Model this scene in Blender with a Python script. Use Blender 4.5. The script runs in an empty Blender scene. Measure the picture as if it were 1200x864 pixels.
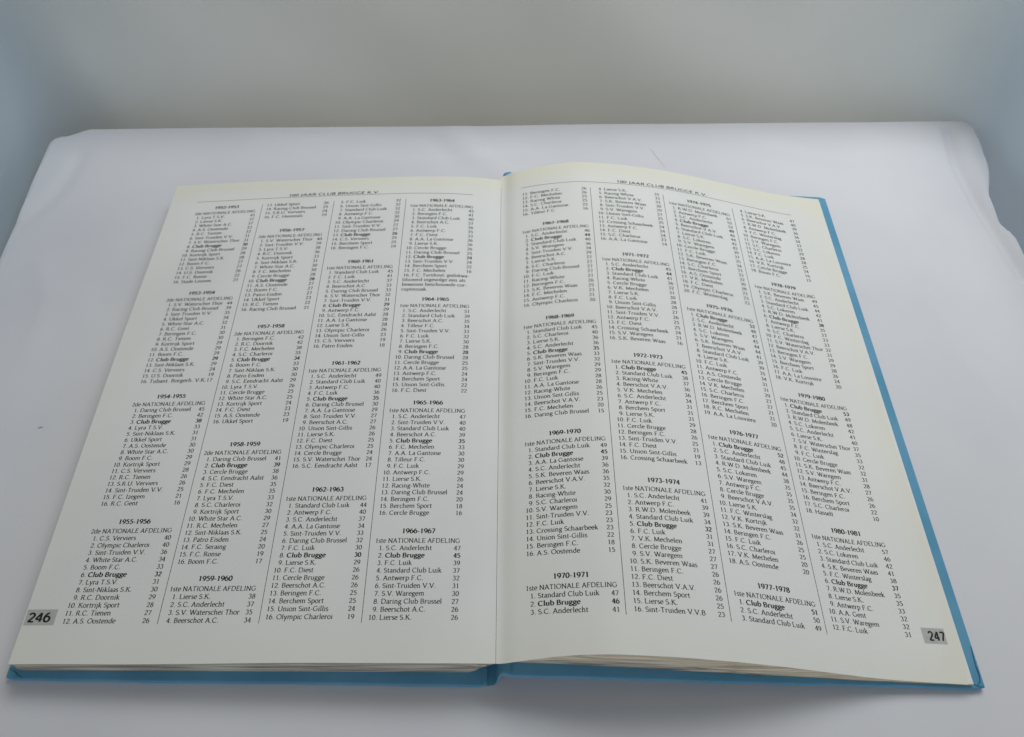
import bpy, bmesh, math, random
import numpy as np

random.seed(7)
np.random.seed(7)
SC = bpy.context.scene
COL = SC.collection
PI = math.pi

# page measurements below are in millimetres on the table; the scene is in metres with
# the origin on the cloth under the middle of the gutter
def W(x, y, z):
    return ((x + 7) / 1000, (y - 230) / 1000, z / 1000)

# ------------------------------------------------------------------ camera
cam_d = bpy.data.cameras.new("camera")
cam_d.sensor_fit = 'HORIZONTAL'
cam_d.sensor_width = 36
cam_d.lens = 27
cam_d.clip_start = 0.01
cam_d.clip_end = 50
cam_d.dof.use_dof = True
cam_d.dof.focus_distance = 0.42
cam_d.dof.aperture_fstop = 26
cam = bpy.data.objects.new("camera", cam_d)
COL.objects.link(cam)
cam.location = W(0, 0, 365)
cam.rotation_euler = (math.radians(90 - 55.7), 0, 0)
SC.camera = cam

# ------------------------------------------------------------------ light
world = bpy.data.worlds.new("World")
SC.world = world
world.use_nodes = True
wn = world.node_tree
wn.nodes.clear()
w_out = wn.nodes.new('ShaderNodeOutputWorld')
w_bg = wn.nodes.new('ShaderNodeBackground')
w_tc = wn.nodes.new('ShaderNodeTexCoord')
# soft room light: one broad lobe per side of the room (direction, colour)
LOBES = [((1, 0, 0), (0.03, 0.10, 0.30)), ((-1, 0, 0), (0.0, 0.02, 0.05)), ((0, 1, 0), (0.32, 0.28, 0.17)),
         ((0, -1, 0), (0.72, 0.80, 0.86)), ((0, 0, 1), (0.15, 0.12, 0.05))]
w_sum = None
for d_, c_ in LOBES:
    dot = wn.nodes.new('ShaderNodeVectorMath'); dot.operation = 'DOT_PRODUCT'
    dot.inputs[1].default_value = d_
    wn.links.new(w_tc.outputs['Generated'], dot.inputs[0])
    mx0 = wn.nodes.new('ShaderNodeMath'); mx0.operation = 'MAXIMUM'; mx0.inputs[1].default_value = 0
    wn.links.new(dot.outputs['Value'], mx0.inputs[0])
    pw = wn.nodes.new('ShaderNodeMath'); pw.operation = 'POWER'; pw.inputs[1].default_value = 2
    wn.links.new(mx0.outputs[0], pw.inputs[0])
    sc = wn.nodes.new('ShaderNodeVectorMath'); sc.operation = 'SCALE'
    sc.inputs[0].default_value = c_
    wn.links.new(pw.outputs[0], sc.inputs['Scale'])
    if w_sum is None:
        w_sum = sc.outputs[0]
    else:
        ad = wn.nodes.new('ShaderNodeVectorMath'); ad.operation = 'ADD'
        wn.links.new(w_sum, ad.inputs[0]); wn.links.new(sc.outputs[0], ad.inputs[1])
        w_sum = ad.outputs[0]
wn.links.new(w_sum, w_bg.inputs['Color'])
w_bg.inputs['Strength'].default_value = 1.0
wn.links.new(w_bg.outputs[0], w_out.inputs[0])

def area(name, loc, target, size, power, colour):
    d = bpy.data.lights.new(name, 'AREA')
    d.shape = 'RECTANGLE'
    d.size, d.size_y = size
    d.energy = power
    d.color = colour
    o = bpy.data.objects.new(name, d)
    COL.objects.link(o)
    o.location = loc
    from mathutils import Vector
    o.rotation_euler = (Vector(target) - Vector(loc)).to_track_quat('-Z', 'Y').to_euler()
    return o

key = area("window_light", (0.30, 0.47, 0.82), (0.16, 0.14, 0), (0.8, 0.4), 2.33, (0.96, 0.99, 1.0))
key.data.spread = math.radians(112)

SC.view_settings.view_transform = 'Standard'
SC.view_settings.look = 'None'
SC.view_settings.exposure = 0.05
SC.view_settings.gamma = 1

# ------------------------------------------------------------------ helpers
def link(name, verts, faces, mats, parent=None, smooth=True, mat_index=None):
    me = bpy.data.meshes.new(name)
    me.from_pydata([tuple(v) for v in verts], [], [tuple(f) for f in faces])
    for m in (mats if isinstance(mats, (list, tuple)) else [mats]):
        me.materials.append(m)
    if mat_index is not None:
        me.polygons.foreach_set('material_index', list(mat_index))
    if smooth:
        me.polygons.foreach_set('use_smooth', [True] * len(me.polygons))
    me.update()
    if smooth: me.set_sharp_from_angle(angle=math.radians(40))
    o = bpy.data.objects.new(name, me)
    COL.objects.link(o)
    if parent:
        o.parent = parent
    return o

def tag(o, label=None, cat=None, group=None, kind=None):
    if label: o['label'] = label
    if cat: o['category'] = cat
    if group: o['group'] = group
    if kind: o['kind'] = kind
    return o

def fix_normals(o):
    bm = bmesh.new(); bm.from_mesh(o.data)
    bmesh.ops.recalc_face_normals(bm, faces=bm.faces)
    bm.to_mesh(o.data); bm.free()

def material(name, rgb, rough=0.8, spec=0.3):
    m = bpy.data.materials.new(name)
    m.use_nodes = True
    b = m.node_tree.nodes['Principled BSDF']
    b.inputs['Base Color'].default_value = (*rgb, 1)
    b.inputs['Roughness'].default_value = rough
    b.inputs['Specular IOR Level'].default_value = spec
    return m, m.node_tree, b

def noise_colour(nt, b, rgb_a, rgb_b, scale, detail=4, coord='Object', stretch=(1, 1, 1), lo=0.35, hi=0.65):
    tc = nt.nodes.new('ShaderNodeTexCoord')
    mp = nt.nodes.new('ShaderNodeMapping')
    mp.inputs['Scale'].default_value = stretch
    n = nt.nodes.new('ShaderNodeTexNoise')
    n.inputs['Scale'].default_value = scale
    n.inputs['Detail'].default_value = detail
    r = nt.nodes.new('ShaderNodeValToRGB')
    r.color_ramp.elements[0].position = lo
    r.color_ramp.elements[1].position = hi
    r.color_ramp.elements[0].color = (*rgb_a, 1)
    r.color_ramp.elements[1].color = (*rgb_b, 1)
    nt.links.new(tc.outputs[coord], mp.inputs[0])
    nt.links.new(mp.outputs[0], n.inputs['Vector'])
    nt.links.new(n.outputs['Fac'], r.inputs[0])
    if b is not None:
        nt.links.new(r.outputs[0], b.inputs['Base Color'])
    return tc, n, r

def add_bump(nt, b, scale, dist, strength=0.5, detail=6, coord='Object', stretch=(1, 1, 1)):
    tc = nt.nodes.new('ShaderNodeTexCoord')
    mp = nt.nodes.new('ShaderNodeMapping')
    mp.inputs['Scale'].default_value = stretch
    n = nt.nodes.new('ShaderNodeTexNoise')
    n.inputs['Scale'].default_value = scale
    n.inputs['Detail'].default_value = detail
    bp = nt.nodes.new('ShaderNodeBump')
    bp.inputs['Strength'].default_value = strength
    bp.inputs['Distance'].default_value = dist
    nt.links.new(tc.outputs[coord], mp.inputs[0])
    nt.links.new(mp.outputs[0], n.inputs['Vector'])
    nt.links.new(n.outputs['Fac'], bp.inputs['Height'])
    nt.links.new(bp.outputs[0], b.inputs['Normal'])

# ------------------------------------------------------------------ materials
M_cloth, nt, b = material("white_cloth", (0.74, 0.74, 0.745), 0.92, 0.15)
noise_colour(nt, b, (0.695, 0.70, 0.75), (0.745, 0.75, 0.79), 9, 5)
add_bump(nt, b, 1600, 0.0002, 0.25, 3)

M_wall, nt, b = material("grey_fabric_wall", (0.7, 0.7, 0.69), 0.95, 0.1)
noise_colour(nt, b, (0.75, 0.77, 0.77), (0.86, 0.87, 0.87), 7, 5, lo=0.3, hi=0.7)
add_bump(nt, b, 14, 0.006, 0.35, 3)
# light painted into the wall colour: dim warm middle, brighter shoulders, bluish sides
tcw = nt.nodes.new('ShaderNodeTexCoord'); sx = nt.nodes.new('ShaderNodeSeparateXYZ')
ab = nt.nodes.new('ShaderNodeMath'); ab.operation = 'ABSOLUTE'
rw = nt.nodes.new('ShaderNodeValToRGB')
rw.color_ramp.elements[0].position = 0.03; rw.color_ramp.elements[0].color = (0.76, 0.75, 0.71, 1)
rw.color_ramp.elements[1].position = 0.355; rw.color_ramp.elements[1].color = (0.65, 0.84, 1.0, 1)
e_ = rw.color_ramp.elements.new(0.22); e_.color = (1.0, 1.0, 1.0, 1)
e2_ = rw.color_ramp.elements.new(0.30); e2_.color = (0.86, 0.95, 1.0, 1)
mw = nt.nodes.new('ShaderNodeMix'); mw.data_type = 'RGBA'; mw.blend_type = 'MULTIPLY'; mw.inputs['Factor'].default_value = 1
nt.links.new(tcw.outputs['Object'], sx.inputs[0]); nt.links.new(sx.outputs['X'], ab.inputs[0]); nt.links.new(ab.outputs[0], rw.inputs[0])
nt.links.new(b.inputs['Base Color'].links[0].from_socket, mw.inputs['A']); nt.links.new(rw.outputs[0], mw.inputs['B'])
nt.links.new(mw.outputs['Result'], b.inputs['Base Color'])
tr = nt.nodes.new('ShaderNodeBsdfTranslucent'); tr.inputs['Color'].default_value = (0.78, 0.78, 0.76, 1)
ms = nt.nodes.new('ShaderNodeMixShader'); ms.inputs[0].default_value = 0.4
nt.links.new(b.outputs[0], ms.inputs[1]); nt.links.new(tr.outputs[0], ms.inputs[2])
nt.links.new(ms.outputs[0], nt.nodes['Material Output'].inputs['Surface'])

M_floor, nt, b = material("grey_floor", (0.35, 0.35, 0.35), 0.9, 0.2)
noise_colour(nt, b, (0.66, 0.64, 0.59), (0.72, 0.70, 0.65), 12)

# paper: slightly yellowed towards the trimmed edges (vertex attribute "age")
M_paper, nt, b = material("book_paper", (0.74, 0.75, 0.71), 0.75, 0.25)
at = nt.nodes.new('ShaderNodeAttribute'); at.attribute_name = 'age'
mx = nt.nodes.new('ShaderNodeMix'); mx.data_type = 'RGBA'
_, _, r1 = noise_colour(nt, None, (0.775, 0.785, 0.785), (0.83, 0.838, 0.836), 14, 4)
_, _, r2 = noise_colour(nt, None, (0.80, 0.785, 0.67), (0.81, 0.80, 0.71), 25, 4)
nt.links.new(at.outputs['Fac'], mx.inputs['Factor'])
nt.links.new(r1.outputs[0], mx.inputs['A'])
nt.links.new(r2.outputs[0], mx.inputs['B'])
nt.links.new(mx.outputs['Result'], b.inputs['Base Color'])
add_bump(nt, b, 900, 0.00008, 0.2, 3)

M_ink, nt, b = material("black_printing_ink", (0.02, 0.02, 0.022), 0.6, 0.3)
M_grey, nt, b = material("grey_printed_panel", (0.5, 0.5, 0.5), 0.7, 0.25)
noise_colour(nt, b, (0.47, 0.475, 0.47), (0.52, 0.525, 0.515), 300)

def edges_material(name, a, c):
    m, nt, b = material(name, a, 0.85, 0.2)
    # the cut edges of the leaves: thin lines running along the block
    noise_colour(nt, b, a, c, 60, 6, stretch=(0.35, 0.35, 9), lo=0.36, hi=0.62)
    add_bump(nt, b, 60, 0.0006, 0.5, 5, stretch=(0.5, 0.5, 55))
    return m
M_edges = edges_material("cut_page_edges", (0.22, 0.19, 0.15), (0.70, 0.63, 0.53))
M_edges_lit = edges_material("lit_page_edges", (0.48, 0.38, 0.26), (0.90, 0.78, 0.61))  # lighter copy of the edge colour: light on the upper leaves painted in

M_blue, nt, b = material("blue_cover_paper", (0.10, 0.33, 0.50), 0.6, 0.2)
noise_colour(nt, b, (0.105, 0.315, 0.49), (0.15, 0.375, 0.57), 30, 6)
add_bump(nt, b, 500, 0.0003, 0.3, 4)
M_bluedark, nt, b = material("dark_blue_crease", (0.04, 0.15, 0.22), 0.6, 0.3)  # darker blue for the corner fold lines
noise_colour(nt, b, (0.03, 0.11, 0.16), (0.07, 0.24, 0.34), 250, 4)
M_mark, nt, b = material("dark_cloth_mark", (0.30, 0.30, 0.31), 0.8, 0.2)

# ------------------------------------------------------------------ setting: floor, wall, cloth
bx = 900
link('floor', [W(-bx, -bx, -46), W(bx, -bx, -46), W(bx, bx, -46), W(-bx, bx, -46)], [(0, 1, 2, 3)], M_floor, smooth=False)['kind'] = 'structure'

def wall_path(off):
    """plan of the wall: left side, rounded back corners, right side"""
    xl, xr, yb, r = -347 - off, 345 + off, 496 + off, 46 + off
    pts = [(xl, y) for y in np.linspace(-260, yb - r, 40)]
    pts += [(xl + r - r * math.cos(t), yb - r + r * math.sin(t)) for t in np.linspace(0, PI / 2, 14)[1:]]
    pts += [(x, yb) for x in np.linspace(xl + r, xr - r, 60)[1:]]
    pts += [(xr - r + r * math.sin(t), yb - r + r * math.cos(t)) for t in np.linspace(0, PI / 2, 14)[1:]]
    pts += [(xr, y) for y in np.linspace(yb - r, -260, 40)[1:]]
    return pts
def build_wall():
    path = wall_path(0)
    zs = list(np.linspace(-45.9, 100, 40))
    n = len(path); V = []; F = []
    for z in zs:
        for i, (x, y) in enumerate(path):
            a, c = path[max(0, i-1)], path[min(n-1, i+1)]
            dx, dy = c[0]-a[0], c[1]-a[1]; l = math.hypot(dx, dy)
            k = 3.0 * math.sin(i * 0.13 + z * 0.02 + 1.5 * math.sin(i * 0.05)) * math.sin(z * 0.017 + 1 + i * 0.035)
            k += 1.1 * math.sin(i * 0.41 + z * 0.045)
            V.append(W(x - dy / l * k, y + dx / l * k, z))
    for j in range(len(zs) - 1):
        for i in range(n - 1):
            F.append((j*n+i, j*n+i+1, (j+1)*n+i+1, (j+1)*n+i))
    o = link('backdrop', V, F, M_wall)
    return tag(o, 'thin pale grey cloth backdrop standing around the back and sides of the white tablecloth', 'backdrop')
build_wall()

def bump(x, c, w):
    return math.exp(-((x - c) / w) ** 2)
def seg_dist(p, a, b2):
    ax, ay = a; bx_, by = b2
    dx, dy = bx_ - ax, by - ay
    t = max(0, min(1, ((p[0]-ax)*dx + (p[1]-ay)*dy) / (dx*dx + dy*dy)))
    return math.hypot(p[0]-ax-t*dx, p[1]-ay-t*dy), t
def poly_dist(p, pts):
    return min(seg_dist(p, pts[i], pts[i+1])[0] for i in range(len(pts)-1))
FOLDS = [ # polyline, height mm, width mm   (long soft folds at the two far corners)
    ([(318, 458), (313, 425), (314, 385), (318, 345), (321, 318)], -3.0, 4),
    ([(330, 452), (326, 425), (324, 390), (326, 350), (329, 318)], 1.4, 6),
    ([(-306, 430), (-308, 405), (-312, 388), (-320, 372), (-326, 366)], -1.1, 6),
    ([(-320, 425), (-320, 400)], 0.3, 7),
    ([(-40, 455), (-22, 430), (-5, 408)], 1.2, 9),
    ([(-58, 452), (-45, 432), (-38, 412)], -0.9, 8),
    ([(110, 428), (117, 414), (125, 402)], 0.3, 1.4),
    ([(133, 420), (141, 408)], 0.4, 1.3),
    ([(-180, 458), (-140, 456)], -0.6, 3),
    ([(-300, 330), (-285, 300), (-282, 262)], 0.7, 7),
    ([(-262, 300), (-250, 250), (-247, 190)], 0.5, 8),
    ([(255, 300), (262, 250), (280, 215)], 0.6, 7),
    ([(235, 160), (252, 120), (262, 70)], 0.5, 8),
    ([(-120, 430), (-60, 424), (10, 434)], 0.5, 7),
    ([(180, 440), (230, 425), (270, 430)], 0.6, 8),
    ([(-100, 66), (0, 60), (90, 64)], 0.5, 6),
    ([(-330, 200), (-260, 150), (-240, 60)], 0.8, 30),
    ([(240, 330), (285, 200), (300, 80)], 0.8, 30),
]
def build_cloth():
    x0, x1, y0, y1 = -333.5, 327.5, -240, 468
    RY = [-300, 200, 300, 334, 354, 363, 392, 400, 406, 420, 447, 465, 480]
    RX = [327.5, 327.5, 327.5, 327.5, 328.2, 322.5, 324.5, 327.5, 330.5, 335.0, 338.0, 339.0, 339.0]
    yy_ = np.arange(-300, 481, 1.0); rr_ = np.interp(yy_, RY, RX)
    kk_ = np.exp(-0.5 * (np.arange(-9, 10) / 3.0) ** 2); kk_ /= kk_.sum()
    rr_ = np.convolve(np.pad(rr_, 9, mode='edge'), kk_, mode='valid')
    def right_edge(y):
        return float(np.interp(y, yy_, rr_))
    def back_edge(x):
        t = min(1, max(0, (-306 - x) / 20))
        return y1 - 1.5 + 7.5 * (x / 330) * 0.62 - 8.5 * t * t * (3 - 2 * t)
    def left_edge(y):
        return float(np.interp(y, [200, 300, 336, 420, 460], [-326, -326.2, -327.3, -332.5, -333.8]))
    rs = 15
    xs = np.concatenate([np.linspace(-395, -285, 56)[:-1], np.linspace(-285, 285, 116)[:-1], np.linspace(285, 395, 58)])
    ys = np.concatenate([np.linspace(-240, 290, 90)[:-1], np.linspace(290, 530, 122)])
    V, F = [], []
    for y in ys:
        xr = right_edge(y); x0 = left_edge(y)
        for x in xs:
            yb = back_edge(x)
            # signed distance to a rounded outline (open to the front)
            cx0, cx1, cy = x0 + rs, xr - rs, yb - rs
            dx = max(cx0 - x, x - cx1, 0.0); sx = -1 if x < 0 else 1
            dy = max(y - cy, 0.0)
            L = math.hypot(dx, dy)
            rr = 8 if x < 0 else 9
            cx0, cx1, cy = x0 + rr, xr - rr, yb - rr
            dx = max(cx0 - x, x - cx1, 0.0); dy = max(y - cy, 0.0); L = math.hypot(dx, dy)
            d = L - rr
            z = 0.0; px, py = x, y
            r = 2.0
            if d > -2 and L > 0:
                nx, ny = sx * dx / L, dy / L
                dd = d + 2
                th = min(dd / r, PI / 2)
                out = r * math.sin(th); drop = r * (1 - math.cos(th))
                rest = max(0, dd - r * PI / 2)
                fl = 0.10 + 0.07 * math.sin((x + y) * 0.05 + 0.6)
                if sx < 0 and dx > dy: fl = 0.0
                if sx > 0 and dx > dy: fl += 0.08 + 0.22 * bump(y, 360, 14)
                drop += rest * (1 - 0.2 * fl); out += rest * fl
                k = dd - out
                px, py = x - nx * k, y - ny * k
                z = -min(drop, 45.5)
            else:
                dd = 0
            zz = 0
            if x < -270 or x > 200 or y > 390 or True:
                for pts, h, w in FOLDS:
                    bxmin = min(p[0] for p in pts) - 3*w; bxmax = max(p[0] for p in pts) + 3*w
                    if bxmin < x < bxmax:
                        q = poly_dist((x, y), pts)
                        if q < 3 * w: zz += h * math.exp(-(q / w) ** 2)
            zz += 0.35 * math.sin(x * 0.021 + 1.3 * math.sin(y * 0.013)) * math.sin(y * 0.017 + x * 0.006)
            # keep it flat where the book lies
            fx = min(1, max(0, (abs(x + 7) - 225) / 40)); fy = min(1, max(0, (abs(y - 232) - 165) / 30))
            zz *= max(fx, fy)
            V.append(W(px, py, z + zz - 0.05))
    n = len(xs)
    for j in range(len(ys) - 1):
        for i in range(n - 1):
            F.append((j*n+i, j*n+i+1, (j+1)*n+i+1, (j+1)*n+i))
    o = link('tablecloth', V, F, M_cloth)
    return tag(o, 'white cloth spread flat under the open book, rumpled at its right corner', 'cloth')
build_cloth()

# ------------------------------------------------------------------ page surfaces
KL = [-222, -200, -158, -113, -67, -40, -20, -10, -7.]
LT = [15, 16.2, 19.2, 22.2, 24.4, 24.2, 22.6, 21.2, 20.6]
LB = [15, 16, 17.6, 19.2, 20.6, 21.4, 21.2, 20.8, 20.6]
KR = [-7, -2, 6, 20, 41, 70, 97, 120, 139, 160, 176, 206.]
RT = [20.6, 24.0, 26.5, 30, 33, 31.6, 28.4, 23.5, 18.6, 13.2, 9.4, 5.4]
RB = [20.6, 22.6, 25, 30, 35, 34.6, 30, 23.5, 16.4, 9.8, 7.0, 5.4]
XS = np.arange(-240, 240, 0.5)
def smooth_profile(K, Z, sig):
    z = np.interp(XS, K, Z)
    k = np.exp(-0.5 * (np.arange(-40, 41) * 0.5 / sig) ** 2); k /= k.sum()
    return np.convolve(np.pad(z, 40, mode='edge'), k, mode='valid')
PROF = {'L': (smooth_profile(KL, LT, 5), smooth_profile(KL, LB, 5)),
        'R': (smooth_profile(KR, RT, 5), smooth_profile(KR, RB, 5))}
TILT = {'L': 0.004, 'R': 0.035}
GUT = 20.6
def surf_z(side, X, Y):
    T, B = PROF[side]
    t = np.clip((np.asarray(Y) - 85) / 300, 0, 1)
    z = np.interp(X, XS, T) * t + np.interp(X, XS, B) * (1 - t)
    d = np.abs(np.asarray(X) + 7)
    g = np.exp(-(d / 4.5) ** 2)                      # both pages dip to meet in the gutter
    z = z * (1 - g) + GUT * g
    z = z + 0.12 * np.sin(np.asarray(X) * 0.06 + 1.1) * np.sin(np.asarray(Y) * 0.031) * (1 - g)
    return z
def page_pt(side, X, Y, up=0.0):
    """layout point on the page (mm) -> scene metres"""
    X = np.asarray(X, float); Y = np.asarray(Y, float)
    z = surf_z(side, X, Y) + up
    y = Y - TILT[side] * (X + 7)
    return np.stack([(X + 7) / 1000, (y - 230) / 1000, z / 1000], axis=-1)

def grid_x(x0, x1, n):
    return np.linspace(x0, x1, n)

# ------------------------------------------------------------------ lettering: a small book face drawn with a pen
def arc(cx, cy, rx, ry, a0, a1, n=None):
    n = n or max(4, int(abs(a1 - a0) / 24))
    return [(cx + rx * math.cos(math.radians(a)), cy + ry * math.sin(math.radians(a))) for a in np.linspace(a0, a1, n + 1)]
G = {}
def glyph(ch, adv, strokes, serifs=(), polys=()):
    G[ch] = (adv, strokes, serifs, polys)
X_ = 465; C_ = 655; A_ = 720; D_ = -235
def st(*p): return [(p[i], p[i+1]) for i in range(0, len(p), 2)]
flag = lambda x, y: [(x, y), (x - 85, y - 45), (x - 85, y - 62), (x, y - 75)]
tickd = lambda x, y: [(x - 30, y), (x + 12, y), (x + 18, y - 125), (x + 2, y - 125)]
ticku = lambda x, y: [(x - 30, y), (x + 18, y), (x + 32, y + 140), (x + 15, y + 140)]
# capitals
glyph('A', 690, [st(80,0,335,C_), st(335,C_,600,0), st(165,225,500,225)], [(80,0),(600,0)])
glyph('B', 610, [st(130,0,130,C_), st(130,C_-14,300,C_-14), arc(300,500,160,142,90,-90), st(130,345,300,352), arc(315,183,195,170,90,-90), st(130,14,315,14)], [(100,0,45),(100,C_,45)])
glyph('C', 680, [arc(370,328,300,318,48,312,14)], [], [tickd(580,C_-30), ticku(590,20)])
glyph('D', 740, [st(130,0,130,C_), st(130,C_-14,330,C_-14), arc(330,328,320,313,90,-90,10), st(130,14,330,14)], [(100,0,45),(100,C_,45)])
glyph('E', 590, [st(130,0,130,C_), st(130,C_-15,490,C_-15), st(130,345,420,345), st(130,15,510,15)], [(100,0,45),(100,C_,45)], [tickd(490,C_), ticku(515,0), [(405,415),(430,415),(430,275),(405,275)]])
glyph('F', 560, [st(130,0,130,C_), st(130,C_-15,490,C_-15), st(130,335,420,335)], [(130,0),(100,C_,45)], [tickd(490,C_), [(405,405),(430,405),(430,265),(405,265)]])
glyph('G', 740, [arc(375,328,305,318,50,270,12), arc(375,328,305,318,270,305,3), st(600,70,600,290)], [(600,290)], [tickd(585,C_-30)])
glyph('H', 780, [st(140,0,140,C_), st(640,0,640,C_), st(140,340,640,340)], [(140,0),(140,C_),(640,0),(640,C_)])
glyph('I', 340, [st(170,0,170,C_)], [(170,0),(170,C_)])
glyph('J', 360, [st(200,C_,200,40), arc(90,40,110,150,0,-80,4)], [(200,C_)])
glyph('K', 680, [st(140,0,140,C_), st(150,320,520,C_), st(265,400,590,0)], [(140,0),(140,C_),(520,C_),(600,0)])
glyph('L', 570, [st(130,0,130,C_), st(130,15,500,15)], [(130,C_),(100,0,45)], [ticku(505,0)])
glyph('M', 860, [st(130,0,165,C_), st(165,C_,430,30), st(430,30,690,C_), st(690,C_,740,0)], [(130,0),(740,0),(130,C_,50),(720,C_,50)])
glyph('N', 760, [st(140,0,140,C_), st(140,C_,620,0), st(620,0,620,C_)], [(140,0),(110,C_,50),(620,C_)])
glyph('O', 760, [arc(380,328,315,318,90,450,20)])
glyph('P', 570, [st(130,0,130,C_), st(130,C_-14,310,C_-14), arc(310,485,190,156,90,-90,8), st(130,328,310,328)], [(130,0),(100,C_,45)])
glyph('R', 640, [st(130,0,130,C_), st(130,C_-14,300,C_-14), arc(300,490,180,150,90,-90,8), st(130,340,300,340), st(300,340,575,0)], [(130,0),(100,C_,45),(590,0,45)])
glyph('S', 500, [arc(245,490,165,155,35,235,8), arc(260,168,185,158,65,-145,9), st(150,360,338,311)], [], [tickd(385,C_-20), ticku(80,15)])
glyph('T', 620, [st(310,0,310,C_), st(60,C_-15,560,C_-15)], [(310,0)], [tickd(565,C_), [(55,C_),(95,C_),(70,C_-125),(48,C_-125)]])
glyph('U', 740, [st(130,C_,130,230), arc(370,230,240,222,180,360,10), st(610,230,610,C_)], [(130,C_),(610,C_)])
glyph('V', 680, [st(75,C_,345,0), st(345,0,605,C_)], [(75,C_),(605,C_)])
glyph('W', 960, [st(70,C_,290,0), st(290,0,490,C_), st(460,C_,680,0), st(680,0,890,C_)], [(70,C_),(465,C_),(890,C_)])
# lower case
def bowl(cx, a0=90, a1=450, rx=195): return arc(cx, X_/2, rx, X_/2-8, a0, a1, 14)
glyph('a', 450, [arc(215,330,130,128,140,0,6), st(345,330,345,70), arc(400,70,55,62,180,290,3), arc(200,130,130,122,60,360,10), st(265,235,345,260)])
glyph('b', 530, [st(120,10,120,A_), bowl(280,-150,150,190)], [], [flag(120,A_)])
glyph('c', 440, [arc(255,X_/2,190,X_/2-8,45,320,10)], [], [[(355,430),(400,400),(385,320),(350,350)]])
glyph('d', 540, [st(415,0,415,A_), bowl(250,30,330,190)], [(440,0,40)], [flag(415,A_)])
glyph('e', 460, [arc(245,X_/2,185,X_/2-8,8,318,12), st(70,262,428,262)])
glyph('f', 320, [st(140,0,140,560), arc(260,560,120,150,180,60,5), st(40,X_-12,290,X_-12)], [(140,0)])
glyph('g', 480, [arc(225,310,140,145,90,450,12), st(330,420,470,445), arc(250,150,150,70,150,260,4), arc(235,-90,185,120,90,450,12), st(150,80,300,50)])
glyph('h', 560, [st(120,0,120,A_), arc(275,300,145,155,160,0,6), st(420,300,420,0)], [(120,0),(420,0)], [flag(120,A_)])
glyph('i', 270, [st(130,0,130,X_)], [(130,0)], [flag(130,X_), [(85,610),(130,655),(175,610),(130,565)]])
glyph('j', 270, [st(150,X_,150,-120), arc(60,-120,90,110,0,-90,4)], [], [flag(150,X_), [(105,610),(150,655),(195,610),(150,565)]])
glyph('k', 530, [st(120,0,120,A_), st(130,210,380,X_), st(210,280,450,0)], [(120,0),(385,X_,60),(460,0,60)], [flag(120,A_)])
glyph('l', 270, [st(130,0,130,A_)], [(130,0)], [flag(130,A_)])
glyph('m', 830, [st(120,0,120,X_), arc(262,300,140,155,160,0,6), st(402,300,402,0), arc(548,300,142,155,160,0,6), st(690,300,690,0)], [(120,0,65),(402,0,65),(690,0,65)], [flag(120,X_)])
glyph('n', 560, [st(120,0,120,X_), arc(275,300,145,155,160,0,6), st(420,300,420,0)], [(120,0),(420,0)], [flag(120,X_)])
glyph('o', 510, [bowl(255)])
glyph('p', 540, [st(120,D_,120,X_), bowl(285,-150,150,190)], [(120,D_)], [flag(120,X_)])
glyph('q', 530, [st(410,D_,410,X_), bowl(250,30,330,190)], [(410,D_)])
glyph('r', 390, [st(120,0,120,X_), arc(270,300,150,150,160,70,4)], [(120,0)], [flag(120,X_), [(280,450),(365,450),(360,350),(310,360)]])
glyph('s', 380, [arc(185,350,115,108,35,235,7), arc(195,118,130,110,65,-145,8), st(120,262,250,216)], [], [[(270,455),(300,455),(308,350),(292,350)], [(65,120),(80,120),(95,8),(65,8)]])
glyph('t', 340, [st(140,580,140,90), arc(225,90,85,82,180,310,5), st(30,X_-12,290,X_-12)])
glyph('u', 550, [st(120,X_,120,160), arc(265,160,145,152,180,340,7), st(415,0,415,X_)], [(440,0,40)], [flag(120,X_), flag(415,X_)])
glyph('v', 500, [st(70,X_,255,0), st(255,0,430,X_)], [(70,X_,65),(430,X_,65)])
glyph('w', 720, [st(60,X_,220,0), st(220,0,365,X_), st(345,X_,505,0), st(505,0,655,X_)], [(60,X_,60),(350,X_,60),(655,X_,60)])
glyph('x', 490, [st(70,X_,420,0), st(70,0,410,X_)], [(70,X_,60),(410,X_,60),(70,0,60),(420,0,60)])
glyph('y', 490, [st(70,X_,260,0), st(425,X_,200,D_+60), arc(140,D_+70,70,60,0,-140,4)], [(70,X_,65),(425,X_,65)])
glyph('z', 440, [st(60,X_-14,390,X_-14), st(380,X_-14,60,14), st(60,14,400,14)], [], [[(60,X_),(90,X_),(70,X_-100),(55,X_-100)], ticku(390,0)])
glyph('\u00e8', 460, G['e'][1], (), [[(150,690),(215,690),(300,545),(265,545)]])
# figures and marks
glyph('0', 500, [arc(250,320,185,312,90,450,16)])
glyph('1', 500, [st(260,0,260,640), st(140,545,260,630)], [(260,0)])
glyph('2', 500, [arc(240,460,165,170,165,-25,8), st(395,400,80,25), st(70,20,430,20)], [], [ticku(420,0)])
glyph('3', 500, [arc(225,485,145,145,155,-80,8), arc(225,185,180,172,85,-145,9)])
glyph('4', 500, [st(340,0,340,640), st(335,640,45,190), st(45,185,455,185)], [(340,0)])
glyph('5', 500, [st(150,620,400,620), st(150,620,120,370), arc(220,200,190,190,120,-140,10)], [], [[(390,660),(410,660),(400,590),(370,590)]])
glyph('6', 500, [arc(255,205,175,195,90,450,14), arc(400,220,325,420,98,180,7)])
glyph('7', 500, [st(70,618,430,618), st(425,618,190,0)], [], [[(60,655),(85,655),(80,530),(60,530)]])
glyph('8', 500, [arc(250,485,140,142,90,450,12), arc(250,175,175,165,90,450,14)])
glyph('9', 500, [arc(245,435,175,195,90,450,14), arc(100,420,325,420,0,-82,7)])
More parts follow.
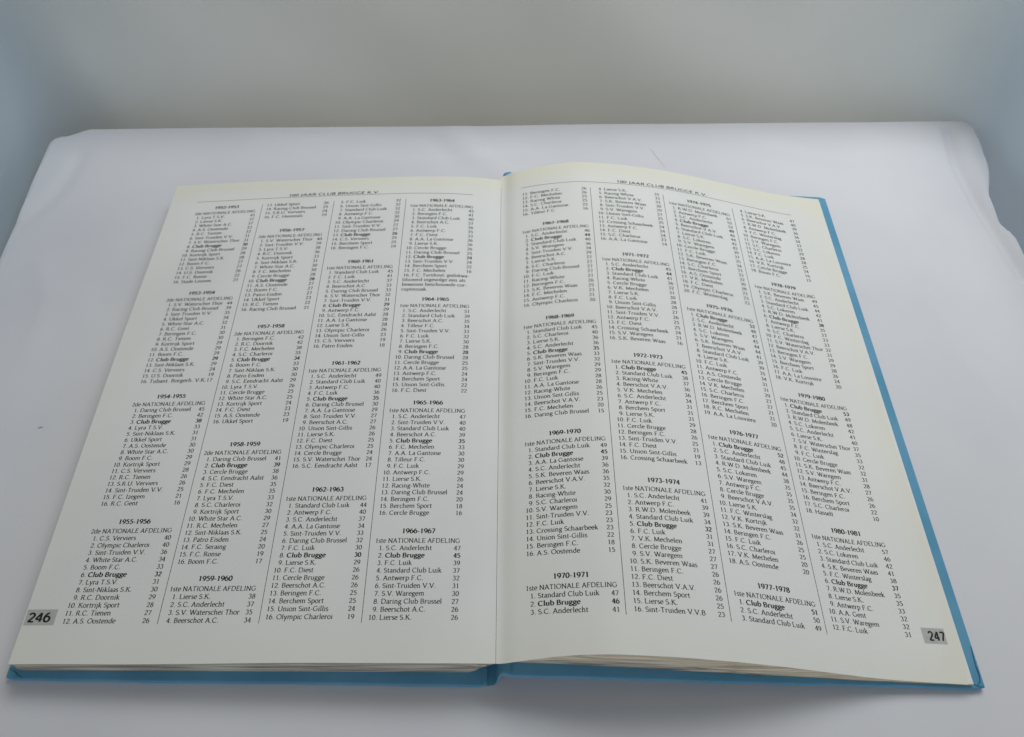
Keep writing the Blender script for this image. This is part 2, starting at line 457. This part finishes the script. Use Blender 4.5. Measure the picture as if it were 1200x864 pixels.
glyph('.', 260, [], [], [[(68,45),(130,110),(192,45),(130,-20)]])
glyph(':', 260, [], [], [[(68,45),(130,110),(192,45),(130,-20)], [(85,385),(130,435),(175,385),(130,335)]])
glyph('-', 330, [st(50,225,280,225)])
glyph(' ', 270, [])

STYLE = {  # pen major, minor, nib angle, serifs, hyphen weight
    'book': (120, 62, 14, True), 'bold': (175, 88, 12, True), 'sans': (120, 105, 0, False), 'black': (150, 120, 0, False)}
CACHE = {}
def glyph_faces(ch, style):
    key = (ch, style)
    if key in CACHE: return CACHE[key]
    a, b2, ang, ser = STYLE[style]
    adv, strokes, serifs, polys = G[ch]
    ca, sa = math.cos(math.radians(ang)), math.sin(math.radians(ang))
    def half(nx, ny):
        u = nx * ca + ny * sa; v = -nx * sa + ny * ca
        return 0.5 * math.hypot(a * u, b2 * v)
    quads = []
    for s in strokes:
        n = len(s); Ls, Rs = [], []
        for i in range(n):
            p0, p1 = s[max(0, i-1)], s[min(n-1, i+1)]
            if n > 3 and s[0] == s[-1] or (n > 3 and math.dist(s[0], s[-1]) < 1e-3):
                p0, p1 = s[(i-1) % (n-1)], s[(i+1) % (n-1)]
            tx, ty = p1[0]-p0[0], p1[1]-p0[1]
            l = math.hypot(tx, ty) or 1
            nx, ny = -ty/l, tx/l
            h = half(nx, ny)
            Ls.append((s[i][0]+nx*h, s[i][1]+ny*h)); Rs.append((s[i][0]-nx*h, s[i][1]-ny*h))
        for i in range(n-1):
            quads.append([Rs[i], Rs[i+1], Ls[i+1], Ls[i]])
    if ser:
        for sf in serifs:
            x, y = sf[0], sf[1]; w = (sf[2] if len(sf) > 2 else 108) * (1.15 if style == 'bold' else 1)
            t = 44 if style == 'book' else 52
            y0, y1 = (y, y + t) if y < 300 else (y - t, y)
            quads.append([(x-w, y0), (x+w, y0), (x+w, y1), (x-w, y1)])
        quads += [list(p) for p in polys]
    else:
        if ch in '.:': quads += [[(80,0),(180,0),(180,100),(80,100)]]
    CACHE[key] = (adv, quads)
    return CACHE[key]

def text_width(s, em, style, xs=1.0, track=0):
    return sum(G[c][0] for c in s) * em / 1000 * xs + track * max(0, len(s) - 1)
class Ink:
    """collects flat letter faces in page millimetres"""
    def __init__(self): self.P = []; self.F = []
    def poly(self, pts):
        k = len(self.P); self.P += pts; self.F.append(tuple(range(k, k + len(pts))))
    def text(self, s, x, y, em, style='book', align='l', xs=1.0, track=0.0, fit=None, slant=0.0):
        w = text_width(s, em, style, xs, track)
        if fit: xs *= fit / w; w = fit
        if align == 'r': x -= w
        if align == 'c': x -= w / 2
        k = em / 1000
        for ch in s:
            adv, quads = glyph_faces(ch, style)
            for q in quads:
                self.poly([(x + (px + slant * py) * k * xs, y + py * k) for px, py in q])
            x += adv * k * xs + track
    def line(self, x0, y0, x1, y1, w, n=1):
        dx, dy = x1-x0, y1-y0; l = math.hypot(dx, dy); nx, ny = -dy/l*w/2, dx/l*w/2
        for i in range(n):
            a, b2 = i/n, (i+1)/n
            self.poly([(x0+dx*a-nx, y0+dy*a-ny), (x0+dx*b2-nx, y0+dy*b2-ny), (x0+dx*b2+nx, y0+dy*b2+ny), (x0+dx*a+nx, y0+dy*a+ny)])

# ------------------------------------------------------------------ the printed tables
ABBR = {'CB': 'Club Brugge', 'SA': 'S.C. Anderlecht', 'ST': 'Standard Club Luik', 'LI': 'Lierse S.K.', 'FL': 'F.C. Luik',
 'AN': 'Antwerp F.C.', 'GA': 'A.A. La Gantoise', 'VV': 'Sint-Truiden V.V.', 'BA': 'Beerschot A.C.', 'BV': 'Beerschot V.A.V.',
 'US': 'Union Sint-Gillis', 'DB': 'Daring Club Brussel', 'CE': 'Cercle Brugge', 'BE': 'Beringen F.C.', 'BS': 'Berchem Sport',
 'OC': 'Olympic Charleroi', 'CH': 'S.C. Charleroi', 'RW': 'Racing-White', 'WG': 'S.V. Waregem', 'WT': 'S.V. Waterschei Thor',
 'BW': 'S.K. Beveren Waas', 'FM': 'F.C. Mechelen', 'VM': 'V.K. Mechelen', 'RM': 'R.C. Mechelen', 'DI': 'F.C. Diest',
 'TI': 'Tilleur F.C.', 'MO': 'R.W.D. Molenbeek', 'LO': 'S.C. Lokeren', 'WI': 'F.C. Winterslag', 'KO': 'V.K. Kortrijk',
 'OO': 'A.S. Oostende', 'LL': 'A.A. La Louvi\u00e8re', 'CS': 'Crossing Schaarbeek', 'LY': 'Lyra T.S.V.', 'WS': 'White Star A.C.',
 'TN': 'R.C. Tienen', 'RB': 'Racing Club Brussel', 'KS': 'Kortrijk Sport', 'SN': 'Sint-Niklaas S.K.', 'BO': 'Boom F.C.',
 'VE': 'C.S. Verviers', 'UD': 'U.S. Doornik', 'RO': 'F.C. Ronse', 'SL': 'Stade Leuven', 'UK': 'Ukkel Sport', 'GE': 'R.C. Gent',
 'TB': 'Tubant. Borgerh. V.K.', 'SR': 'S.R.U. Verviers', 'IZ': 'F.C. Izegem', 'DO': 'R.C. Doornik', 'HE': 'F.C. Herentals',
 'PE': 'Patro Eisden', 'EA': 'S.C. Eendracht Aalst', 'SE': 'F.C. Seraing', 'HA': 'Hasselt', 'AG': 'A.A. Gent',
 'VB': 'Sint-Truiden V.V.B', 'RX': 'Racing White'}
# (page, column, height of the first line on the page, season or number of the first row, division, rows)
TABLES = [
 ('L',0,361.2,'1952-1953','2de','LY41 LI37 WS37 OO33 TN32 VV31 WT31 CB30 RB29 KS28 SN28 BO27 VE27 UD26 RO22 SL21'),
 ('L',0,290.3,'1953-1954','2de','WT44 RB39 VV35 UK34 WS32 GE31 BE30 TN30 KS29 OO29 BO29 CB29 SN29 VE24 UD19 TB17'),
 ('L',0,218.6,'1954-1955','2de','DB45 BE42 CB38 LY33 SN31 UK31 OO30 WS30 BO29 KS29 VE28 TN26 SR26 VV25 IZ21 GE16'),
 ('L',0,147.3,'1955-1956','2de','VE40 OC40 VV36 WS34 BO33 CB32 LY31 SN30 DO29 KS28 TN27 OO26'),
 ('L',1,361.1,13,'','UK26 RB25 SR24 HE19'),
 ('L',1,338.4,'1956-1957','2de','WT40 VV39 LY38 DO36 KS33 SN31 WS30 FM30 CE28 CB28 OO27 BO27 PE27 UK23 TN22 RB21'),
 ('L',1,264.0,'1957-1958','2de','BE42 DO42 FM38 CH35 CB34 BO33 SN30 PE30 EA29 LY26 CE25 WS25 KS24 DI23 OO23 UK19'),
 ('L',1,188.6,'1958-1959','2de','DB41 CB39 CE38 EA36 DI35 FM35 LY33 CH32 KS30 WS29 RM27 SN25 PE24 SE20 RO19 BO17'),
 ('L',1,118.8,'1959-1960','1ste','LI38 SA37 WT35 BA34'),
 ('L',2,361.2,5,'','FL32 US32 ST32 AN32 GA30 OC29 VV27 DB27 CB26 VE25 BS25 BE19'),
 ('L',2,310.8,'1960-1961','1ste','ST45 FL41 SA37 BA33 DB33 WT32 VV31 CB29 AN29 EA28 GA28 LI28 OC26 US23 VE19 PE18'),
 ('L',2,237.5,'1961-1962','1ste','SA49 ST40 AN40 FL36 CB35 DB30 GA29 VV27 BA27 US26 LI26 DI25 OC25 CE24 WT24 EA17'),
 ('L',2,162.8,'1962-1963','1ste','ST44 AN40 SA37 GA34 VV33 DB32 FL30 CB30 LI29 DI26 CE26 BA26 BE25 BS25 US24 OC19'),
 ('L',3,361.0,'1963-1964','1ste','SA45 BE41 ST40 BA37 FL36 AN35 DI33 GA26 LI26 CE26 DB25 CB24 VV24 BS22 FM16'),
 ('L',3,281.3,'1964-1965','1ste','SA51 ST39 BA35 TI34 VV33 FL32 LI30 BE28 CB28 DB28 CE25 GA25 AN24 BS24 US22 DI22'),
 ('L',3,211.9,'1965-1966','1ste','SA47 VV40 ST40 BA39 CB35 FM33 GA30 TI30 FL29 AN29 LI26 RW24 DB24 BE20 BS18 CE16'),
 ('L',3,141.0,'1966-1967','1ste','SA47 CB45 FL39 ST37 AN32 VV31 WG30 DB27 BA26 LI26'),
 ('R',0,364.3,11,'','BE26 FM26 RX25 CH25 GA22 TI16'),
 ('R',0,336.2,'1967-1968','1ste','SA46 CB44 ST40 WG36 VV34 BA29 LI27 CH27 DB27 FL27 RW27 BE26 BW25 FM23 AN21 OC20'),
 ('R',0,263.7,'1968-1969','1ste','ST45 CH40 LI36 SA36 CB35 BW33 VV32 WG29 BE29 FL28 GA28 RW26 US25 BV23 FM20 DB15'),
 ('R',0,190.6,'1969-1970','1ste','ST49 CB45 GA39 SA36 BW36 BV35 LI32 RW30 CH29 WG25 VV23 FL23 CS23 US22 BE18 OO15'),
 ('R',0,117.6,'1970-1971','1ste','ST47 CB46 SA41'),
 ('R',1,364.4,4,'','LI35 RX33 BV33 BW30 VV29 WG27 US25 FL25 CS24 AN24 DI24 CH23 GA14'),
 ('R',1,310.1,'1971-1972','1ste','SA45 CB44 ST41 RW36 CE32 VM31 LI30 FL28 US28 BV27 VV26 AN25 DI25 CS24 WG21 BW16'),
 ('R',1,237.6,'1972-1973','1ste','CB45 ST38 RW37 BV36 VM36 SA34 AN31 BS31 LI31 FL29 CE28 BE26 VV25 DI21 US19 CS13'),
 ('R',1,164.3,'1973-1974','1ste','SA41 AN39 MO39 ST34 CB32 FL31 VM31 CE27 WG27 BW27 BE26 DI26 BV26 BS26 LI25 VB23'),
 ('R',2,363.1,'1974-1975','1ste','MO61 AN52 SA52 CB49 BV46 ST44 LI42 LO42 WG39 CE37 FL35 BW34 BE33 CH33 BS32 OO30 VM28 DI23 OC23 WI23'),
 ('R',2,278.5,'1975-1976','1ste','CB52 SA48 MO47 LO45 WG44 BW44 BV41 ST39 LI39 FL35 AN34 OO31 CE31 VM29 CH27 BE27 BS21 RM21 LL20'),
 ('R',2,196.5,'1976-1977','1ste','CB52 SA48 ST45 MO44 LO38 WG35 AN35 CE35 BV35 LI34 WI32 KO32 BW31 BE26 FL25 CH25 VM20 OO20'),
 ('R',2,117.5,'1977-1978','1ste','CB51 SA50 ST49'),
 ('R',3,364.7,4,'','LI47 BW40 BV39 MO36 AN36 WI34 BE33 WG32 CH29 LO28 FL28 LL25 KO24 CE16 BO15'),
 ('R',3,306.7,'1978-1979','1ste','BW49 SA45 ST44 LO42 MO41 CB38 AN35 LI33 CH33 WI33 WT32 BV31 BE29 WG29 BS28 FL26 LL24 KO20'),
 ('R',3,228.7,'1979-1980','1ste','CB53 ST49 MO48 LO42 SA41 LI40 WT37 WI35 FL33 CE32 BW32 WG31 AN28 BV27 BE26 BS26 CH22 HA10'),
 ('R',3,151.2,'1980-1981','1ste','SA57 LO46 ST42 BW41 WI38 CB37 MO35 LI35 AN33 AG32 WG32 FL31'),
]
COLX = {'L': [-202.3, -156.5, -110.4, -64.2], 'R': [6.1, 51.9, 97.6, 143.4]}
CW = {'L': 40.2, 'R': 40.2}
PITCH = 3.557
EM = 3.28
def print_page(side):
    ink = Ink()
    for sd, c, y, head, div, rows in TABLES:
        if sd != side: continue
        x0 = COLX[side][c]; cw = CW[side] if side == 'R' or c else 40.0
        if side == 'R' and c == 3: cw = 39.0
        if isinstance(head, str):
            ink.text(head, x0 + cw / 2, y - 1.1, 3.55, 'bold', 'c', fit=15.9)
            ink.text(div + ' NATIONALE AFDELING', x0, y - 4.72 - 1.05, EM, 'book', 'l', fit=cw - 0.3)
            k, y1 = 1, y - 8.35
        else:
            k, y1 = head, y
        for i, r in enumerate(rows.split()):
            yy = y1 - i * PITCH - 1.02
            name, sc = ABBR[r[:2]], r[2:]
            stl = 'bold' if r[:2] == 'CB' else 'book'
            ink.text(str(k + i) + '.', x0 + 4.45, yy, EM, 'book', 'r')
            wmax = {'TB': 31.5}.get(r[:2])
            ink.text(name, x0 + 5.3, yy, EM, stl, 'l', xs=0.985 if stl == 'book' else 1.06, fit=wmax)
            ink.text(sc, x0 + cw + 0.1, yy, EM, stl, 'r')
        if head == '1963-1964':
            yy = y1 - 15 * PITCH - 1.02
            ink.text('16.', x0 + 4.45, yy, EM, 'book', 'r')
            ink.text('F.C. Turnhout: gediskwa-', x0 + 5.3, yy, EM, 'book', fit=33.6)
            ink.text('lificeerd ingevolge een als', x0, yy - PITCH, EM, 'book', fit=37.0)
            ink.text('bewezen beschouwde cor-', x0, yy - 2 * PITCH, EM, 'book', fit=38.0)
            ink.text('ruptiezaak.', x0, yy - 3 * PITCH, EM, 'book')
    if side == 'L':
        for x in (-159.0, -112.9, -67.0): ink.line(x, 362.3, x + (0.7 if x < -150 else 0.3), 98.3, 0.24, 60)
        ink.line(-203.2, 367.3, -25, 367.3, 0.22, 80)
        ink.text('100 JAAR CLUB BRUGGE K.V.', -114, 368.1, 3.2, 'sans', 'c', fit=59, slant=0.1)
    else:
        for x in (48.8, 94.6, 140.2): ink.line(x, 365.2, x, 100.0, 0.24, 60)
        ink.line(6, 370.4, 181.5, 370.4, 0.22, 80)
        ink.text('100 JAAR CLUB BRUGGE K.V.', 95, 371.3, 3.2, 'sans', 'c', fit=59, slant=0.1)
    return ink

# ------------------------------------------------------------------ the book
book = bpy.data.objects.new('open_book', None)
COL.objects.link(book)
book.location = W(-7, 230, 0)
tag(book, 'open hardback book with sky blue covers and columns of printed results on both pages', 'book')

def build_page(side):
    if side == 'L':
        xo, xg, yb, yt = -220.6, -7.08, 81.3, 383.2
    else:
        xo, xg, yb, yt = 203.6, -6.92, 83.3, 388.4
    xs = np.unique(np.concatenate([np.linspace(xg, xg + (xo - xg) * 0.12, 22), np.linspace(xg + (xo - xg) * 0.12, xo, 84)]))
    ys = np.linspace(yb, yt, 90)
    V, F, MI, age = [], [], [], []
    XX, YY = np.meshgrid(xs, ys)
    # trimmed edges are not quite straight
    fx = (XX - xg) / (xo - xg)
    XX2 = XX + fx**6 * (0.5 * np.sin(YY * 0.02) - (3.2 * np.clip((100 - YY) / 20, 0, 1)**2 if side == 'R' else 0))
    topf = np.clip((YY - yt + 40) / 40, 0, 1); botf = np.clip((yb + 40 - YY) / 40, 0, 1)
    YY2 = YY + (0.7 * np.sin(XX * 0.03 + 1) * topf + 0.15 * np.sin(XX * 0.05) * botf)
    if side == 'R': YY2 = YY2 - 3.0 * topf * np.exp(-((XX + 7) / 32) ** 2) - 2.0 * botf * np.exp(-((XX + 7) / 22) ** 2)
    top = page_pt(side, XX2, YY2, 0.0).reshape(-1, 3)
    bot = page_pt(side, XX2, YY2, -0.14).reshape(-1, 3)
    n, m = len(xs), len(ys); N = n * m
    V = np.concatenate([top, bot])
    for j in range(m - 1):
        for i in range(n - 1):
            a = j * n + i
            F.append((a, a+1, a+n+1, a+n)); F.append((N+a, N+a+n, N+a+n+1, N+a+1))
    for i in range(n - 1):
        F.append((i, N+i, N+i+1, i+1)); t = (m-1)*n
        F.append((t+i, t+i+1, N+t+i+1, N+t+i))
    for j in range(m - 1):
        F.append((j*n, (j+1)*n, N+(j+1)*n, N+j*n)); e = n-1
        F.append((j*n+e, N+j*n+e, N+(j+1)*n+e, (j+1)*n+e))
    nf = len(F)
    # yellowing from the trimmed edges inwards
    do = np.abs(XX - xo); dt = yt - YY; db = YY - yb
    ag = np.exp(-(dt / 13) ** 2) * 0.95 + np.exp(-(do / 11) ** 2) * (0.5 if side == 'R' else 0.25) + np.exp(-(db / 14) ** 2) * 0.35
    if side == 'R': ag += 0.10
    ag = np.clip(ag, 0, 1).reshape(-1)
    ag = np.concatenate([ag, ag])
    ink = print_page(side)
    P = np.array(ink.P)
    tv = page_pt(side, P[:, 0], P[:, 1], 0.05)
    base = len(V)
    V = np.concatenate([V, tv])
    F += [tuple(base + i for i in f) for f in ink.F]
    MI = [0] * nf + [1] * len(ink.F)
    o = link('page', V, F, [M_paper, M_ink], book, True, MI)
    at = o.data.attributes.new('age', 'FLOAT', 'POINT')
    at.data.foreach_set('value', list(np.concatenate([ag, np.zeros(len(tv))])))
    return o

def page_number(page, side):
    ink = Ink()
    if side == 'L':
        x0, x1, y0, y1, s, tx = -219.6, -205.7, 98.2, 105.2, '246', -213.2
        w = 10.6
    else:
        x0, x1, y0, y1, s, tx = 187.6, 198.2, 100.3, 107.3, '247', 194.1
        w = 8.0
    n = 8
    for i in range(n):
        a, b2 = x0 + (x1-x0)*i/n, x0 + (x1-x0)*(i+1)/n
        ink.poly([(a, y0), (b2, y0), (b2, y1), (a, y1)])
    P = np.array(ink.P); V1 = page_pt(side, P[:, 0], P[:, 1], 0.05); F1 = list(ink.F)
    t = Ink()
    t.text(s, tx, y0 + 1.45, 6.2, 'black', 'c', fit=w)
    P = np.array(t.P); V2 = page_pt(side, P[:, 0], P[:, 1], 0.09)
    V = np.concatenate([V1, V2]); F = F1 + [tuple(len(V1) + i for i in f) for f in t.F]
    o = link('page_number', V, F, [M_grey, M_ink], page, True, [0] * len(F1) + [1] * len(t.F))
    o['label'] = 'grey box with black page number ' + s
    return o

pageL = build_page('L'); pageL['label'] = 'left page with four columns of printed tables'
pageR = build_page('R'); pageR['label'] = 'right page bulging up beside the gutter'
page_number(pageL, 'L'); page_number(pageR, 'R')

# boards -------------------------------------------------------------
BT = 3.1
def board_z(side, x):
    if side == 'L': return 0.15
    return 12.8 * max(0, (209 - x) / 214) ** 1.1 + 0.15
def build_board(name, side, x0, x1, y0, y1, tilt, mat):
    """a stiff board wrapped in blue paper, edges rounded"""
    r = 0.9
    nx = 60
    xs = np.linspace(x0, x1, nx)
    prof = []     # section across y: (y, dz)
    for a in np.linspace(-90, -180, 4): prof.append((y0 + r + r*math.cos(math.radians(a)), r + r*math.sin(math.radians(a))))
    for a in np.linspace(180, 90, 4): prof.append((y0 + r + r*math.cos(math.radians(a)), BT - r + r*math.sin(math.radians(a))))
    for y in np.linspace(y0 + 10, y1 - 10, 20): prof.append((y, BT))
    for a in np.linspace(90, 0, 4): prof.append((y1 - r + r*math.cos(math.radians(a)), BT - r + r*math.sin(math.radians(a))))
    for a in np.linspace(0, -90, 4): prof.append((y1 - r + r*math.cos(math.radians(a)), r + r*math.sin(math.radians(a))))
    for y in np.linspace(y1 - 10, y0 + 10, 12): prof.append((y, 0))
    V, F = [], []; k = len(prof)
    for i, x in enumerate(xs):
        e = min(x - x0, x1 - x)
        inset = 0.0
        if e < 0.01: inset = 0.8
        for y, dz in prof:
            yy = y + (inset if y < (y0+y1)/2 else -inset)
            zz = BT/2 + (dz - BT/2) * (1 - inset * 0.45)
            wob = 0.18 * math.sin(x * 0.05) + 0.12 * math.sin(x * 0.17 + y)
            V.append(W(x, yy + wob * 0.6 - tilt * (x + 7), board_z(side, x) + zz))
    for i in range(nx - 1):
        for j in range(k):
            F.append((i*k+j, (i+1)*k+j, (i+1)*k+(j+1) % k, i*k+(j+1) % k))
    F.append(tuple(range(k))); F.append(tuple((nx-1)*k + j for j in reversed(range(k))))
    o = link(name, V, F, mat, book)
    fix_normals(o)
    return o
cl = build_board('front_cover', 'L', -226.8, -11.2, 75.8, 388.5, 0.0125, M_blue)
cr = build_board('back_cover', 'R', -5.0, 210.5, 77.4, 389.4, 0.0127, M_blue)

def fold_strip(parent, side, pts, w, tilt):
    """mitred paper fold on the inside of a board corner"""
    V, F = [], []
    n = len(pts)
    for i, (x, y) in enumerate(pts):
        a = pts[max(0, i-1)]; c = pts[min(n-1, i+1)]
        dx, dy = c[0]-a[0], c[1]-a[1]; l = math.hypot(dx, dy)
        nx, ny = -dy/l, dx/l
        ww = w * (0.35 + 0.65 * math.sin(PI * i / (n - 1)))
        for s, h in ((-1, 0.02), (0, 0.28), (1, 0.02)):
            px, py = x + nx*s*ww/2, y + ny*s*ww/2
            V.append(W(px, py - tilt*(px+7), board_z(side, px) + BT + h))
    for i in range(n - 1):
        for j in range(2):
            F.append((i*3+j, i*3+j+1, (i+1)*3+j+1, (i+1)*3+j))
    return link('corner_fold', V, F, M_bluedark, parent)
fold_strip(cr, 'R', [(203.0, 81.2), (205.0, 79.6), (206.8, 78.5), (208.6, 78.1), (210.2, 78.0)], 0.4, 0.0127)
fold_strip(cr, 'R', [(206.8, 78.6), (208.8, 80.2), (209.5, 83.3), (209.3, 87.3), (209.5, 91.0), (209.9, 96)], 0.4, 0.0127)
fold_strip(cl, 'L', [(-226, 80.5), (-223, 79.0), (-221.5, 77.6), (-219, 76.6)], 0.5, 0.0125)

# spine: a strip of cover paper bent from one board to the other
def build_spine():
    path = [(-14, 2.6), (-12.0, 0.9), (-10.6, 0.3), (-9.0, 0.3), (-7.6, 1.0), (-6.5, 4.0), (-5.9, 8.5), (-5.5, 12.2), (-5.2, 14.8), (-4.6, 16.3), (-3.0, 16.75), (-0.5, 16.75)]
    P = []
    for i in range(len(path) - 1):
        for t in np.linspace(0, 1, 5)[:-1]:
            P.append((path[i][0]*(1-t)+path[i+1][0]*t, path[i][1]*(1-t)+path[i+1][1]*t))
    P.append(path[-1])
    P = np.array(P)
    for _ in range(3): P[1:-1] = (P[:-2] + 2*P[1:-1] + P[2:]) / 4
    n = len(P); th = 0.7
    T = np.gradient(P, axis=0); T /= np.linalg.norm(T, axis=1)[:, None]
    Nn = np.stack([-T[:, 1], T[:, 0]], 1)
    ys = np.linspace(76.1, 393.5, 50)
    V, F = [], []
    for s in (0, 1):
        for y in ys:
            for i in range(n):
                p = P[i] + Nn[i] * th * s
                lift = 0
                V.append(W(p[0], y + 1.6 * i / n - 0.0127 * (p[0] + 7), max(p[1], 0.12 + s * th) + lift))
    m = len(ys); N = n * m
    for j in range(m-1):
        for i in range(n-1):
            a = j*n+i
            F.append((a, a+1, a+n+1, a+n)); F.append((N+a, N+a+n, N+a+n+1, N+a+1))
    for i in range(n-1):
        F.append((i, N+i, N+i+1, i+1)); t = (m-1)*n; F.append((t+i, t+i+1, N+t+i+1, N+t+i))
    for j in range(m-1):
        F.append((j*n, (j+1)*n, N+(j+1)*n, N+j*n)); e = n-1
        F.append((j*n+e, N+j*n+e, N+(j+1)*n+e, (j+1)*n+e))
    o = link('spine', V, F, M_blue, book)
    fix_normals(o)
    return o
build_spine()

# page blocks ----------------------------------------------------------
def build_block(label, side, xs, top_f, bot_f, y0, y1, tilt, mats, inset=0.0):
    """the leaves under the top page; sides show their cut edges"""
    V, F, MI = [], [], []
    ys = np.linspace(y0, y1, 40)
    n, m = len(xs), len(ys)
    rows = 6
    for x in xs:
        for y in ys:
            zt, zb = top_f(x, y), bot_f(x, y)
            V.append(W(x, y - tilt*(x+7), zt))
    for x in xs:
        for y in ys:
            V.append(W(x, y - tilt*(x+7), min(bot_f(x, y), top_f(x, y) - 0.05)))
    N = n*m
    def q(*f, mi=0): F.append(f); MI.append(mi)
    for i in range(n-1):
        for j in range(m-1):
            a = i*m+j
            q(a, a+m, a+m+1, a+1); q(N+a, N+a+1, N+a+m+1, N+a+m)
    # the cut faces, in layers with a slight ragged stagger
    def side_faces(idx, nrm):
        k0 = len(V)
        for r in range(rows + 1):
            t = r / rows
            for c, a in enumerate(idx):
                T, B = V[a], V[N + a]
                s = (0.00025 * math.sin(r * 2.1 + c * 0.21) + 0.0002 * math.sin(r * 5.3)) if 0 < r < rows else 0
                V.append((T[0]*(1-t)+B[0]*t + nrm[0]*s, T[1]*(1-t)+B[1]*t + nrm[1]*s, T[2]*(1-t)+B[2]*t))
        w = len(idx)
        for r in range(rows):
            for c in range(w-1):
                a = k0 + r*w + c
                q(a, a+w, a+w+1, a+1, mi=1)
    side_faces([i*m for i in range(n)], (0, -1))
    side_faces([i*m+m-1 for i in range(n)], (0, 1))
    side_faces([j for j in range(m)], (-1, 0))
    side_faces([(n-1)*m+j for j in range(m)], (1, 0))
    o = link('page_block', V, F, mats, book, True, MI)
    fix_normals(o)
    o['label'] = label
    return o
xsL = np.concatenate([np.linspace(-220.2, -16, 70), np.linspace(-15, -7.6, 12)])
def botL(x, y):
    base = 0.2 + BT
    if x > -17: base += (x + 17) / 9.4 * 17.0 * ((x + 17) / 9.4) ** -0.35
    return base
build_block('thick block of leaves under the left page', 'L', xsL,
            lambda x, y: float(surf_z('L', x, y)) - 0.2, botL, 81.6, 382.6, 0.004, [M_paper, M_edges])
xsR = np.concatenate([np.linspace(-6.0, 8, 20), np.linspace(9, 204.4, 80)])
def bz(x): return board_z('R', x) + BT
def upT(x, y): return float(surf_z('R', x, y)) - 0.2
UBX = [-7, 6, 20, 37, 60, 74, 90, 104, 116, 210]
UBZ = [17.5, 19.5, 21.2, 22.4, 21.2, 19.4, 15.5, 11.6, 8.0, 3.0]
def upB(x, y):
    return min(upT(x, y) - 0.2, max(bz(x) + 0.25, float(np.interp(x, UBX, UBZ))))
def loT(x, y):
    return max(bz(x) + 0.1, upB(x, y) - 0.35)
build_block('upper bundle of leaves bowed up under the right page', 'R', xsR, upT, upB, 83.55, 387.4, 0.035, [M_paper, M_edges_lit])
build_block('lower leaves lying on the right cover', 'R', xsR + 0.5, loT, lambda x, y: bz(x) + 0.02, 83.6, 386.8, 0.035, [M_paper, M_edges])

# ------------------------------------------------------------------ lint fleck and crease mark on the cloth
def fibre(name, pts, r, label):
    V, F = [], []
    n = len(pts)
    for i, (x, y) in enumerate(pts):
        a = pts[max(0, i-1)]; c = pts[min(n-1, i+1)]
        dx, dy = c[0]-a[0], c[1]-a[1]; l = math.hypot(dx, dy); nx, ny = -dy/l, dx/l
        rr = r * (0.4 + 0.6 * math.sin(PI * (i + 0.5) / n))
        for k in range(6):
            t = k * PI / 3
            V.append(W(x + nx*rr*math.cos(t), y + ny*rr*math.cos(t), r + 0.35 + rr*math.sin(t)))
    for i in range(n-1):
        for k in range(6):
            F.append((i*6+k, i*6+(k+1) % 6, (i+1)*6+(k+1) % 6, (i+1)*6+k))
    F.append(tuple(range(6))); F.append(tuple((n-1)*6+k for k in range(6)))
    o = link(name, V, F, M_mark)
    fix_normals(o)
    tag(o, label, 'fibre')
fibre('cloth_mark', [(-258.8, 209.3), (-258.0, 209.5), (-257.2, 209.8), (-256.3, 210.1)], 0.17, 'tiny dark fleck of lint on the white cloth left of the book')
fibre('cloth_mark', [(98.5, 439.1), (100.5, 434.6), (102.6, 429.6), (104.9, 424.5), (107.4, 418.9)], 0.06, 'thin grey strand drawn for a crease in the white cloth behind the right page')  # strand added in place of a faint crease in the cloth
